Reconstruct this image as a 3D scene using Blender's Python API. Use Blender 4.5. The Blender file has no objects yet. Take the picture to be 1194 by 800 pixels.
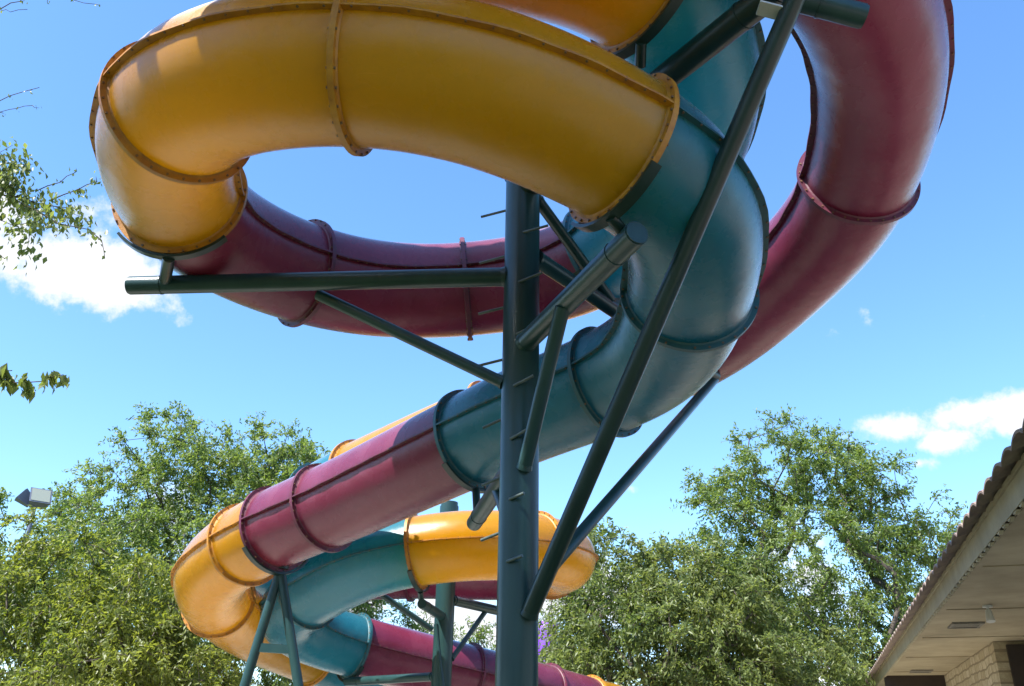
import bpy, bmesh, math, random
import numpy as np
from mathutils import Vector, Matrix
R = math.radians
sc = bpy.context.scene
COL = sc.collection
rnd = random.Random(7)

# ------------------------------------------------------------------ camera
PW, PH = 1194.0, 800.0
FPX = 1040.0
TH, ROLL = R(25.2), R(1.0)
CAM = Vector((0, 0, 1.6))
fw = Vector((0, math.cos(TH), math.sin(TH)))
r0 = Vector((1, 0, 0)); u0 = Vector((0, -math.sin(TH), math.cos(TH)))
rt = r0 * math.cos(ROLL) + u0 * math.sin(ROLL)
up = u0 * math.cos(ROLL) - r0 * math.sin(ROLL)
cd = bpy.data.cameras.new('camera'); co = bpy.data.objects.new('camera', cd); COL.objects.link(co)
M = Matrix((rt, up, -fw)).transposed().to_4x4(); M.translation = CAM
co.matrix_world = M
cd.sensor_width = 36; cd.lens = 36 * FPX / PW; cd.clip_start = 0.05; cd.clip_end = 6000
sc.camera = co

def ray(x, y):
    return (fw + rt * ((x - PW / 2) / FPX) + up * ((PH / 2 - y) / FPX)).normalized()
def at_y(x, y, Y):
    d = ray(x, y); return CAM + d * (Y / d.y)
def at_z(x, y, z):
    d = ray(x, y); return CAM + d * ((z - CAM.z) / d.z)

# ------------------------------------------------------------------ helpers
def link_mesh(name, me, mats, parent=None):
    o = bpy.data.objects.new(name, me); COL.objects.link(o)
    for m in (mats if isinstance(mats, (list, tuple)) else [mats]): me.materials.append(m)
    if parent is not None: o.parent = parent
    return o
def tag(o, label=None, cat=None, group=None, kind=None):
    if label: o['label'] = label
    if cat: o['category'] = cat
    if group: o['group'] = group
    if kind: o['kind'] = kind
    return o
def empty(name, loc=(0, 0, 0)):
    o = bpy.data.objects.new(name, None); COL.objects.link(o); o.location = loc
    o.empty_display_size = 0.1
    return o

class MB:
    """plain list based mesh collector in world space"""
    def __init__(s): s.v = []; s.f = []; s.m = []; s.sm = []
    def add(s, vs, fs, mi=0, smooth=False):
        b = len(s.v); s.v += [tuple(v) for v in vs]
        for f in fs: s.f.append([b + i for i in f]); s.m.append(mi); s.sm.append(smooth)
    def box(s, c, ax, ay, az, mi=0):
        c = Vector(c); ax, ay, az = Vector(ax), Vector(ay), Vector(az)
        vs = [c + ax * i + ay * j + az * k for i in (-1, 1) for j in (-1, 1) for k in (-1, 1)]
        s.add(vs, [(0, 1, 3, 2), (4, 6, 7, 5), (0, 4, 5, 1), (2, 3, 7, 6), (0, 2, 6, 4), (1, 5, 7, 3)], mi)
    def pipe(s, p, q, r, r2=None, n=24, mi=0, cap=True, bevel=0.0):
        p, q = Vector(p), Vector(q); r2 = r if r2 is None else r2
        d = (q - p).normalized(); a = d.cross(Vector((0, 0, 1)))
        if a.length < 1e-3: a = Vector((1, 0, 0))
        a.normalize(); b = d.cross(a)
        def ring(c, rr): return [c + (a * math.cos(2 * math.pi * i / n) + b * math.sin(2 * math.pi * i / n)) * rr for i in range(n)]
        base = len(s.v)
        s.add(ring(p, r) + ring(q, r2), [(i, (i + 1) % n, n + (i + 1) % n, n + i) for i in range(n)], mi, True)
        if cap:
            s.add(ring(p, r), [tuple(range(n))[::-1]], mi); s.add(ring(q, r2), [tuple(range(n))], mi)
    def tube(s, pts, rad, n=8, mi=0):
        pts = [Vector(p) for p in pts]
        a = None; base = len(s.v); N = len(pts)
        vs = []
        for i, p in enumerate(pts):
            t = (pts[min(i + 1, N - 1)] - pts[max(i - 1, 0)]).normalized()
            if a is None:
                a = t.cross(Vector((0.3, 0.2, 1))).normalized()
            a = (a - t * a.dot(t)).normalized(); b = t.cross(a)
            rr = rad[i] if hasattr(rad, '__len__') else rad
            vs += [p + (a * math.cos(2 * math.pi * k / n) + b * math.sin(2 * math.pi * k / n)) * rr for k in range(n)]
        fs = [(i * n + k, i * n + (k + 1) % n, (i + 1) * n + (k + 1) % n, (i + 1) * n + k) for i in range(N - 1) for k in range(n)]
        fs.append(tuple(range(n))[::-1]); fs.append(tuple((N - 1) * n + k for k in range(n)))
        s.add(vs, fs, mi, True)
    def build(s, name, mats, parent=None, origin=None):
        o3 = Vector(origin) if origin is not None else Vector((0, 0, 0))
        me = bpy.data.meshes.new(name)
        me.from_pydata([tuple(Vector(v) - o3) for v in s.v], [], s.f)
        me.polygons.foreach_set('material_index', s.m); me.polygons.foreach_set('use_smooth', s.sm)
        me.update()
        o = link_mesh(name, me, mats, parent)
        if origin is not None: o.location = o3
        return o

# ------------------------------------------------------------------ materials
def mat(name):
    m = bpy.data.materials.new(name); m.use_nodes = True
    nt = m.node_tree; nt.nodes.clear()
    out = nt.nodes.new('ShaderNodeOutputMaterial'); b = nt.nodes.new('ShaderNodeBsdfPrincipled')
    nt.links.new(b.outputs[0], out.inputs[0])
    return m, nt, b, out
def N(nt, t, **kw):
    n = nt.nodes.new(t)
    for k, v in kw.items():
        if k.startswith('i_'):
            n.inputs[k[2:].replace('_', ' ')].default_value = v
        else: setattr(n, k, v)
    return n
def noise(nt, vec, scale, detail=4, rough=.55, dist=0.):
    n = N(nt, 'ShaderNodeTexNoise'); n.inputs['Scale'].default_value = scale; n.inputs['Detail'].default_value = detail
    n.inputs['Roughness'].default_value = rough; n.inputs['Distortion'].default_value = dist
    if vec is not None: nt.links.new(vec, n.inputs['Vector'])
    return n.outputs['Fac']
def ramp(nt, fac, p0, p1, c0=(0, 0, 0, 1), c1=(1, 1, 1, 1)):
    n = N(nt, 'ShaderNodeValToRGB'); n.color_ramp.elements[0].position = p0; n.color_ramp.elements[1].position = p1
    n.color_ramp.elements[0].color = c0; n.color_ramp.elements[1].color = c1
    nt.links.new(fac, n.inputs[0]); return n.outputs[0]
def mix(nt, fac, a, b):
    n = N(nt, 'ShaderNodeMix', data_type='RGBA')
    for i, v in ((0, fac), (6, a), (7, b)):
        if hasattr(v, 'is_linked') or isinstance(v, bpy.types.NodeSocket): nt.links.new(v, n.inputs[i])
        else: n.inputs[i].default_value = v if i == 0 else (*v, 1)[:4]
    return n.outputs[2]
def objco(nt):
    return N(nt, 'ShaderNodeTexCoord').outputs['Object']
def scaled(nt, vec, s):
    m = N(nt, 'ShaderNodeMapping'); m.inputs['Scale'].default_value = s; nt.links.new(vec, m.inputs['Vector']); return m.outputs[0]
def bump(nt, bsdf, h, strength=.3, dist=.01, prev=None):
    b = N(nt, 'ShaderNodeBump'); b.inputs['Strength'].default_value = strength; b.inputs['Distance'].default_value = dist
    nt.links.new(h, b.inputs['Height'])
    if prev is not None: nt.links.new(prev, b.inputs['Normal'])
    nt.links.new(b.outputs[0], bsdf.inputs['Normal']); return b.outputs[0]

def gelcoat(name, col, faded, grime=(.06, .05, .035), rough=.26, glow=None, tr=.3):
    m, nt, b, out = mat(name)
    oc = objco(nt)
    big = ramp(nt, noise(nt, oc, 1.3, 5, .6), .35, .72)
    c = mix(nt, big, col, faded)
    mott = ramp(nt, noise(nt, oc, 55, 3, .7), .42, .75)
    mm = N(nt, 'ShaderNodeMath', operation='MULTIPLY'); nt.links.new(mott, mm.inputs[0]); mm.inputs[1].default_value = .24
    c = mix(nt, mm.outputs[0], c, tuple(x * .55 for x in faded))
    st = ramp(nt, noise(nt, scaled(nt, oc, (2.2, 2.2, 9)), 1.6, 6, .7, .6), .56, .8)
    sm = N(nt, 'ShaderNodeMath', operation='MULTIPLY'); nt.links.new(st, sm.inputs[0]); sm.inputs[1].default_value = .30
    c = mix(nt, sm.outputs[0], c, grime)
    ch = ramp(nt, noise(nt, scaled(nt, oc, (1.2, 1.2, 7)), 3.1, 7, .75, .9), .60, .74)
    cm = N(nt, 'ShaderNodeMath', operation='MULTIPLY'); nt.links.new(ch, cm.inputs[0]); cm.inputs[1].default_value = .045
    c = mix(nt, cm.outputs[0], c, (.55, .53, .48))
    sc_ = ramp(nt, noise(nt, scaled(nt, oc, (1, 14, 22)), 2.4, 3, .5, .2), .735, .75)
    cm = N(nt, 'ShaderNodeMath', operation='MULTIPLY'); nt.links.new(sc_, cm.inputs[0]); cm.inputs[1].default_value = .35
    c = mix(nt, cm.outputs[0], c, tuple(min(1, x * 1.5 + .08) for x in faded))
    at = N(nt, 'ShaderNodeAttribute'); at.attribute_name = 'joint_dirt'
    dn = N(nt, 'ShaderNodeMath', operation='MULTIPLY'); nt.links.new(at.outputs['Fac'], dn.inputs[0]); nt.links.new(ramp(nt, noise(nt, oc, 7, 6, .7, .3), .3, .7), dn.inputs[1])
    c = mix(nt, dn.outputs[0], c, grime)
    nt.links.new(c, b.inputs['Base Color'])
    rr = N(nt, 'ShaderNodeMapRange'); nt.links.new(noise(nt, oc, 5, 4), rr.inputs[0])
    rr.inputs[3].default_value = rough - .08; rr.inputs[4].default_value = rough + .1
    nt.links.new(rr.outputs[0], b.inputs['Roughness'])
    b.inputs['IOR'].default_value = 1.5
    b.inputs['Coat Weight'].default_value = .15; b.inputs['Coat Roughness'].default_value = .12
    n1 = bump(nt, b, noise(nt, oc, 3.2, 2, .4), .35, .03)
    n2 = bump(nt, b, noise(nt, oc, 80, 4, .7), .5, .0036, n1)
    if glow is not None:      # thin fibreglass lets some sun through the shell
        tb = N(nt, 'ShaderNodeBsdfTranslucent'); tb.inputs['Color'].default_value = (*glow, 1)
        ms = N(nt, 'ShaderNodeMixShader'); ms.inputs[0].default_value = tr
        nt.links.new(b.outputs[0], ms.inputs[1]); nt.links.new(tb.outputs[0], ms.inputs[2])
        b.inputs['Specular IOR Level'].default_value = 0; b.inputs['Coat Weight'].default_value = 0
        gl = N(nt, 'ShaderNodeBsdfGlossy'); nt.links.new(rr.outputs[0], gl.inputs['Roughness']); gl.inputs['Color'].default_value = (1, 1, 1, 1)
        nt.links.new(b.inputs['Normal'].links[0].from_socket, gl.inputs['Normal'])
        fr = N(nt, 'ShaderNodeFresnel'); fr.inputs['IOR'].default_value = 1.42; nt.links.new(b.inputs['Normal'].links[0].from_socket, fr.inputs['Normal'])
        m2_ = N(nt, 'ShaderNodeMixShader'); nt.links.new(fr.outputs[0], m2_.inputs[0]); nt.links.new(ms.outputs[0], m2_.inputs[1]); nt.links.new(gl.outputs[0], m2_.inputs[2])
        nt.links.new(m2_.outputs[0], out.inputs[0])
    return m
YEL = gelcoat('yellow_gelcoat', (.57, .255, .003), (.61, .29, .006), (.22, .10, .008), glow=(.99, .63, .012), tr=.46)
TEAL = gelcoat('teal_gelcoat', (.010, .14, .195), (.028, .20, .26), (.02, .06, .065), glow=(.045, .52, .64), tr=.34)
MAR = gelcoat('maroon_gelcoat', (.155, .017, .046), (.21, .042, .082), (.05, .012, .02), glow=(.50, .07, .18), tr=.2)
ORA = gelcoat('orange_yellow_gelcoat', (.62, .20, .005), (.64, .23, .008), (.3, .09, .01), glow=(1, .5, .01), tr=.42)

def flangemat(name, col, dirt):
    m, nt, b, out = mat(name)
    oc = objco(nt)
    c = mix(nt, ramp(nt, noise(nt, oc, 9, 6, .7), .38, .66), col, dirt)
    nt.links.new(c, b.inputs['Base Color']); b.inputs['Roughness'].default_value = .5
    bump(nt, b, noise(nt, oc, 70, 4, .7), .5, .004)
    return m
FY = flangemat('yellow_flange', (.46, .20, .008), (.30, .11, .01))
FT = flangemat('teal_flange', (.008, .075, .10), (.02, .09, .10))
FM = flangemat('maroon_flange', (.12, .013, .040), (.07, .014, .026))
BOLT = flangemat('bolt_steel', (.12, .085, .05), (.18, .08, .03))
FL = {id(YEL): FY, id(ORA): FY, id(TEAL): FT, id(MAR): FM}
NAME = {id(YEL): 'yellow', id(ORA): 'orange yellow', id(TEAL): 'teal', id(MAR): 'maroon'}

def steelmat(name, col, col2, rust=.12):
    m, nt, b, out = mat(name)
    oc = objco(nt)
    c = mix(nt, ramp(nt, noise(nt, scaled(nt, oc, (3, 3, 1)), 2.2, 5, .6), .35, .7), col, col2)
    sp = ramp(nt, noise(nt, oc, 14, 7, .75, .4), .66, .72)
    sm = N(nt, 'ShaderNodeMath', operation='MULTIPLY'); nt.links.new(sp, sm.inputs[0]); sm.inputs[1].default_value = rust * 4
    c = mix(nt, sm.outputs[0], c, (.12, .055, .022))
    nt.links.new(c, b.inputs['Base Color'])
    rr = N(nt, 'ShaderNodeMapRange'); nt.links.new(noise(nt, oc, 8, 4), rr.inputs[0])
    rr.inputs[3].default_value = .24; rr.inputs[4].default_value = .42
    b.inputs['IOR'].default_value = 1.42
    nt.links.new(rr.outputs[0], b.inputs['Roughness'])
    bump(nt, b, noise(nt, oc, 60, 3, .6), .3, .003)
    return m
STEEL = steelmat('green_painted_steel', (.013, .042, .044), (.022, .058, .056))
STEELD = steelmat('dark_green_painted_steel', (.010, .026, .023), (.016, .036, .032), .16)
BARE = steelmat('galvanised_steel', (.55, .55, .53), (.42, .42, .4), .02)

# ------------------------------------------------------------------ slide centre lines (metres)
S1_FIT = [(-0.269,3.955,6.263), (0.074,3.949,6.229), (0.448,4.036,6.195), (0.800,4.216,6.162), (1.061,4.476,6.130), (1.225,4.786,6.099), (1.324,5.116,6.070), (1.362,5.461,6.041), (1.341,5.821,6.011), (1.268,6.189,5.978), (1.152,6.544,5.942), (0.996,6.864,5.904), (0.795,7.126,5.863), (0.534,7.318,5.820), (0.200,7.445,5.776), (-0.186,7.512,5.731), (-0.577,7.521,5.687), (-0.944,7.470,5.645), (-1.282,7.359,5.605), (-1.593,7.189,5.568), (-1.874,6.963,5.534), (-2.119,6.692,5.502), (-2.314,6.391,5.472), (-2.446,6.064,5.442), (-2.503,5.710,5.415), (-2.480,5.337,5.391), (-2.380,4.970,5.370), (-2.211,4.646,5.349), (-1.985,4.392,5.326), (-1.707,4.210,5.298), (-1.383,4.082,5.265), (-1.026,3.999,5.224), (-0.649,3.970,5.175), (-0.276,4.002,5.118), (0.060,4.085,5.056), (0.352,4.194,4.993), (0.631,4.337,4.932), (0.902,4.543,4.871), (1.107,4.831,4.813), (1.219,5.181,4.759), (1.265,5.549,4.714), (1.273,5.916,4.674), (1.235,6.272,4.637), (1.122,6.608,4.601), (0.911,6.919,4.567), (0.624,7.201,4.532), (0.326,7.457,4.497), (0.058,7.696,4.461), (-0.188,7.933,4.422), (-0.440,8.179,4.380), (-0.709,8.435,4.334), (-0.982,8.692,4.286), (-1.245,8.939,4.238), (-1.494,9.168,4.191), (-1.741,9.381,4.142), (-2.001,9.583,4.091), (-2.271,9.783,4.037), (-2.540,9.987,3.982), (-2.801,10.208,3.924), (-3.057,10.456,3.864), (-3.304,10.737,3.800), (-3.526,11.047,3.737), (-3.700,11.381,3.676), (-3.819,11.728,3.620), (-3.886,12.084,3.568), (-3.912,12.441,3.519), (-3.909,12.796,3.472), (-3.881,13.147,3.426), (-3.827,13.490,3.380), (-3.743,13.825,3.333), (-3.627,14.153,3.284), (-3.478,14.474,3.233), (-3.301,14.790,3.176), (-3.101,15.099,3.114), (-2.883,15.401,3.045), (-2.651,15.689,2.973), (-2.410,15.961,2.897), (-2.162,16.210,2.819), (-1.906,16.437,2.741), (-1.641,16.640,2.663), (-1.366,16.821,2.585), (-1.079,16.984,2.506), (-0.776,17.130,2.429), (-0.458,17.261,2.352), (-0.122,17.378,2.275), (0.232,17.481,2.198)]
S2_FIT = [(0.747,3.373,6.400), (1.082,3.483,6.375), (1.398,3.628,6.350), (1.693,3.810,6.324), (1.969,4.032,6.296), (2.219,4.294,6.266), (2.431,4.585,6.233), (2.594,4.892,6.199), (2.714,5.223,6.160), (2.801,5.595,6.112), (2.849,5.984,6.058), (2.851,6.347,6.003), (2.805,6.673,5.947), (2.715,6.983,5.888), (2.589,7.306,5.822), (2.433,7.643,5.749), (2.250,7.972,5.673), (2.037,8.263,5.597), (1.791,8.503,5.521), (1.509,8.692,5.445), (1.193,8.842,5.370), (0.858,8.970,5.295), (0.522,9.093,5.221), (0.196,9.225,5.147), (-0.118,9.376,5.074), (-0.425,9.548,5.002), (-0.730,9.741,4.932), (-1.036,9.951,4.864), (-1.340,10.170,4.799), (-1.632,10.392,4.740), (-1.904,10.616,4.685), (-2.151,10.846,4.634), (-2.378,11.088,4.587), (-2.590,11.341,4.544), (-2.797,11.601,4.506), (-3.006,11.867,4.475), (-3.223,12.140,4.449), (-3.448,12.426,4.427), (-3.670,12.728,4.410), (-3.870,13.049,4.396), (-4.020,13.388,4.385), (-4.087,13.736,4.378), (-4.050,14.081,4.375), (-3.901,14.401,4.375), (-3.652,14.672,4.380), (-3.330,14.876,4.390), (-2.972,15.004,4.404), (-2.610,15.059,4.419), (-2.262,15.054,4.433), (-1.926,15.011,4.442), (-1.593,14.950,4.445), (-1.254,14.880,4.439), (-0.908,14.797,4.424), (-0.561,14.687,4.405), (-0.225,14.533,4.383), (0.088,14.322,4.361), (0.365,14.054,4.338), (0.590,13.738,4.316), (0.745,13.389,4.294), (0.808,13.024,4.274), (0.762,12.665,4.255), (0.609,12.334,4.238), (0.373,12.055,4.223), (0.085,11.845,4.204), (-0.238,11.712,4.180), (-0.588,11.653,4.151), (-0.948,11.663,4.114), (-1.302,11.735,4.067), (-1.634,11.858,4.009), (-1.934,12.025,3.940), (-2.209,12.225,3.860), (-2.481,12.453,3.769), (-2.761,12.706,3.670), (-3.000,12.983,3.565), (-3.104,13.287,3.461), (-3.031,13.601,3.366), (-2.821,13.901,3.286), (-2.533,14.171,3.217), (-2.222,14.406,3.159), (-1.922,14.611,3.107), (-1.641,14.797,3.061), (-1.369,14.976,3.017), (-1.093,15.159,2.973), (-0.809,15.352,2.930), (-0.518,15.557,2.886), (-0.226,15.771,2.843), (0.063,15.994,2.801), (0.347,16.223,2.759), (0.624,16.457,2.717), (0.892,16.694,2.675), (1.151,16.934,2.634)]

UP1 = [(-4.6, .3, 7.15), (-3.9, 1.05, 7.0), (-3.2, 1.75, 6.85), (-2.55, 2.4, 6.71), (-1.95, 2.95, 6.58), (-1.4, 3.4, 6.47), (-.95, 3.72, 6.39), (-.6, 3.88, 6.33)]
DN1 = [(1.0, 18.6, 1.95), (2.2, 19.5, 1.7), (3.6, 20.2, 1.45)]
UP2 = [(-2.5, .5, 6.98), (-1.9, 1.05, 6.87), (-1.3, 1.6, 6.76), (-.75, 2.15, 6.66), (-.25, 2.65, 6.57), (.25, 3.05, 6.48)]
DN2 = [(2.4, 17.9, 2.42), (3.5, 18.7, 2.2), (4.7, 19.5, 2.0), (5.9, 20.4, 1.8)]
RT = .45

class Path:
    def __init__(s, pre, fit, post):
        P = [Vector(p) for p in pre + fit + post]; s.off = len(pre)
        s.P = P
    def pos(s, t):            # t in fit sample units (3 per control point)
        u = t / 3.0 + s.off; i = int(math.floor(u)); i = max(0, min(i, len(s.P) - 2)); f = u - i
        p0 = s.P[max(i - 1, 0)]; p1 = s.P[i]; p2 = s.P[i + 1]; p3 = s.P[min(i + 2, len(s.P) - 1)]
        return .5 * ((2 * p1) + (p2 - p0) * f + (2 * p0 - 5 * p1 + 4 * p2 - p3) * f * f + (3 * p1 - p0 - 3 * p2 + p3) * f ** 3)
    def frame(s, t):
        T = (s.pos(t + .6) - s.pos(t - .6)).normalized()
        S = T.cross(Vector((0, 0, 1))).normalized(); U = S.cross(T)
        return s.pos(t), T, S, U
    @property
    def t0(s): return -s.off * 3
    @property
    def t1(s): return (len(s.P) - 1 - s.off) * 3

PA = Path(UP1, S1_FIT[1:], DN1)      # first fit point is dropped for a smooth join
PA.off -= 1
PB = Path(UP2, S2_FIT, DN2)

def bolt(mb, p, axis, r=.0075, h=.007):
    mb.pipe(p, Vector(p) + Vector(axis) * h, r, n=6, mi=1)

def section(path, ta, tb, m, root, ring_t, joint_mat=None):
    n = 56; steps = max(3, int((tb - ta) / .75)); mb = MB()
    vs = []; fs = []
    org = path.pos((ta + tb) / 2)
    for i in range(steps + 1):
        t = ta + (tb - ta) * i / steps; c, T, S, U = path.frame(t)
        for k in range(n):
            a = 2 * math.pi * k / n
            # inner/outer wall: very slightly fuller half-shell edges
            vs.append(c + (S * math.cos(a) + U * math.sin(a)) * RT)
    for i in range(steps):
        for k in range(n):
            fs.append((i * n + k, (i + 1) * n + k, (i + 1) * n + (k + 1) % n, i * n + (k + 1) % n))
    mb.add(vs, fs, 0, True)
    o = mb.build('tube_section', m, root, org)
    da = o.data.attributes.new('joint_dirt', 'FLOAT', 'POINT'); vals = []
    for i in range(steps + 1):
        t = ta + (tb - ta) * i / steps; e = min(t - ta, tb - t) * .12
        for k in range(n):
            a = 2 * math.pi * k / n; sd_ = abs(math.sin(a)) * RT      # distance above or below the lengthwise joint
            vals.append(min(1, .85 * math.exp(-e / .07) + .5 * math.exp(-sd_ / .035)))
    da.data.foreach_set('value', vals)
    tag(o, NAME[id(m)] + ' fibreglass tube section')
    fm = FL[id(m)]
    # lengthwise bolted flanges on both flanks
    for sg in (-1, 1):
        mb = MB(); vs = []; w = .041; h = .007
        for i in range(steps + 1):
            t = ta + (tb - ta) * i / steps; c, T, S, U = path.frame(t)
            wob = .004 * math.sin(t * 1.7 + sg)
            for a, b in ((RT - .01, h), (RT + w + wob, h), (RT + w + wob, -h), (RT - .01, -h)):
                vs.append(c + S * sg * a + U * b)
        fs = []
        for i in range(steps):
            for k in range(3):
                q = (i * 4 + k, (i + 1) * 4 + k, (i + 1) * 4 + k + 1, i * 4 + k + 1)
                fs.append(q if sg > 0 else q[::-1])
        mb.add(vs, fs, 0, False)
        L = (path.pos(tb) - path.pos(ta)).length; nb = max(3, int((tb - ta) * .12 / .115))
        for i in range(nb):
            t = ta + (tb - ta) * (i + .5) / nb; c, T, S, U = path.frame(t)
            p = c + S * sg * (RT + .028)
            bolt(mb, p - U * h, -U); bolt(mb, p + U * h, U)
        f = mb.build('lengthwise_flange', [fm, BOLT], o)
        f.matrix_parent_inverse = Matrix.Translation(-org)
    # ring flange at the start joint
    if ring_t is not None:
        fm2 = FL[id(joint_mat)] if joint_mat is not None else fm
        mb = MB(); c, T, S, U = path.frame(ring_t); hw = .018; ro = RT + .048; nn = 64
        prof = ((RT - .004, -hw - .012), (RT + .012, -hw), (ro, -hw), (ro, hw), (RT + .012, hw), (RT - .004, hw + .012))
        vs = []; rr = random.Random(int(ring_t * 7))
        ph = rr.random() * 6
        for k in range(nn):
            a = 2 * math.pi * k / nn; d = S * math.cos(a) + U * math.sin(a)
            e = .003 * math.sin(a * 5 + ph)
            for (ra, l) in prof: vs.append(c + d * (ra + (e if ra > RT + .02 else 0)) + T * l)
        q = len(prof); fs = []
        for k in range(nn):
            for j in range(q - 1):
                fs.append((k * q + j, k * q + j + 1, ((k + 1) % nn) * q + j + 1, ((k + 1) % nn) * q + j))
        mb.add(vs, fs, 0, False)
        for k in range(30):
            a = 2 * math.pi * (k + .5) / 30; d = S * math.cos(a) + U * math.sin(a)
            p = c + d * (RT + .034)
            p = p + d * rr.uniform(-.004, .004); hh = rr.uniform(.005, .012)
            if rr.random() > .06: bolt(mb, p - T * hw, -T, .0085, hh); bolt(mb, p + T * hw, T, .0085, hh)
        f = mb.build('joint_flange', [fm2, BOLT], o)
        f.matrix_parent_inverse = Matrix.Translation(-org)
    return o

def slide(name, label, path, joints, cols, force={}):
    root = empty(name, path.pos(path.t0)); root.location = (0, 0, 0)
    p0 = path.pos(path.t0)
    tag(root, label, 'water slide')
    ts = [path.t0] + joints + [path.t1]
    for i in range(len(ts) - 1):
        jm = None
        if i > 0: jm = cols[i - 1] if cols[i] is not cols[i - 1] and cols[i - 1] is not MAR else cols[i]
        jm = force.get(int(ts[i]), jm)
        section(path, ts[i], ts[i + 1], cols[i], root, ts[i] if i > 0 else None, jm)
    return root
J1 = [-14, 9, 25, 36, 47, 60, 73, 82, 94, 108, 121, 133, 146, 165, 172, 177, 195, 219, 243]
C1 = [ORA, ORA, TEAL, TEAL, MAR, MAR, MAR, YEL, YEL, YEL, TEAL, TEAL, TEAL, MAR, MAR, YEL, YEL, YEL, TEAL, TEAL]
J2 = [-12, 5, 31, 54, 73, 89, 96, 113, 131, 150, 172, 186, 200, 216, 233, 251, 265, 271]
C2 = [MAR, MAR, MAR, MAR, YEL, YEL, TEAL, TEAL, TEAL, MAR, MAR, YEL, YEL, TEAL, TEAL, MAR, MAR, MAR, YEL]
J1 = [float(j) for j in J1]; J2 = [float(j) for j in J2]
slide('water_slide', 'tube slide whose yellow loop crosses in front of the thick pole with rungs', PA, J1, C1, {172: MAR})
slide('water_slide', 'tube slide with the big maroon bend at upper right, coiling low round the thinner pole', PB, J2, C2)

# ------------------------------------------------------------------ steelwork
def part(name, root, fn, m=STEEL, label=None):
    mb = MB(); fn(mb); o = mb.build(name, m, root)
    if root is not None: o.matrix_parent_inverse = Matrix.Translation(-root.location)
    if label: o['label'] = label
    return o
def saddle(root, path, t, foot, m=STEELD, half=48, w=.032, pr=.036):
    c, T, S, U = path.frame(t); T = T.copy()
    # strap cradling the underside of the joint
    def f(mb):
        vs = []; n = 28; ri, ro = RT + .060, RT + .082
        for i in range(n + 1):
            a = R(-90 - half + 2 * half * i / n); d = S * math.cos(a) + U * math.sin(a)
            for r_, l in ((ri, -w), (ro, -w), (ro, w), (ri, w)): vs.append(c + d * r_ + T * l)
        fs = [(i * 4 + k, i * 4 + (k + 1) % 4, (i + 1) * 4 + (k + 1) % 4, (i + 1) * 4 + k) for i in range(n) for k in range(4)]
        fs += [(0, 3, 2, 1), (n * 4, n * 4 + 1, n * 4 + 2, n * 4 + 3)]
        mb.add(vs, fs)
    part('saddle', root, f, m)
    if foot is not None:
        part('saddle_post', root, lambda mb: mb.pipe(c - U * (RT + .07), foot, pr, n=16), m)
PX, PY = .065, 5.9
def arm(root, p, q, r, m=STEEL, name='support_arm', capped=True):
    def f(mb):
        mb.pipe(p, q, r, n=28)
        if capped:
            d = (Vector(q) - Vector(p)).normalized()
            mb.pipe(Vector(q) - d * .005, Vector(q) + d * .012, r * .93, n=28)
            mb.pipe(Vector(q) - d * .26, Vector(q) - d * .245, r * 1.06, n=28)
        d = (Vector(q) - Vector(p)).normalized(); hz = math.hypot(d.x, d.y)
        for cx_, cy_ in ((PX, PY), (-.885, 13.0)):
            for e_, dd in ((Vector(p), d), (Vector(q), -d)):
                if math.hypot(e_.x - cx_, e_.y - cy_) < .16:
                    # travel out to the pole skin and leave a weld bead there
                    k = 0.0
                    while math.hypot((e_ + dd * k).x - cx_, (e_ + dd * k).y - cy_) < .137: k += .004
                    mb.pipe(e_ + dd * (k - .02), e_ + dd * (k + .012), r * 1.13, r * 1.02, n=28)
    return part(name, root, f, m)

pole = empty('support_pole', (PX, PY, 0))
tag(pole, 'thick dark green steel pole with climbing rungs and slanting arms, nearest the camera', 'slide support')
def fpole(mb):
    mb.pipe((PX, PY, 0), (PX, PY, 5.84), .134, n=48)
    mb.pipe((PX, PY, 5.84), (PX, PY, 5.86), .15, n=48)
part('column', pole, fpole)
def fbase(mb):
    mb.box((PX, PY, .02), (.26, 0, 0), (0, .26, 0), (0, 0, .02))
    for i in (-1, 1):
        for j in (-1, 1): mb.pipe((PX + .2 * i, PY + .2 * j, .04), (PX + .2 * i, PY + .2 * j, .1), .018, n=6)
part('base_plate', pole, fbase)
# climbing rungs
RUNG = steelmat('sunlit_rung_paint', (.05, .075, .07), (.16, .18, .17), .2)  # lighter tone puts the sunlit edges of the rungs into the paint
for (x0, y0, x1, y1) in ((592, 245, 561, 253), (592, 298, 559, 307), (590, 358, 558, 366), (588, 419, 556, 427), (587, 488, 563, 499), (585, 556, 562, 566), (584, 621, 561, 630)):
    part('climbing_rung', pole, lambda mb: mb.pipe(at_y(x0, y0, PY + .06), at_y(x1, y1, PY + .13), .0105, n=10), RUNG)
for (x0, y0, x1, y1) in ((610, 271, 639, 263), (605, 329, 632, 318), (602, 390, 627, 378), (599, 450, 622, 438), (595, 512, 616, 500), (594, 582, 611, 575), (591, 655, 609, 648)):
    part('climbing_rung', pole, lambda mb: mb.pipe(at_y(x0, y0, PY - .128), at_y(x1, y1, PY - .21), .0105, n=10), RUNG)
for k in range(6):
    zz = 1.95 - .30 * k
    part('climbing_rung', pole, lambda mb: mb.pipe((PX - .03, PY + .11, zz), (PX - .27, PY + .15, zz), .0095, n=10), STEELD)
    part('climbing_rung', pole, lambda mb: mb.pipe((PX, PY - .128, zz - .2), (PX + .18, PY - .24, zz - .2), .0095, n=10), STEEL)
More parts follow.
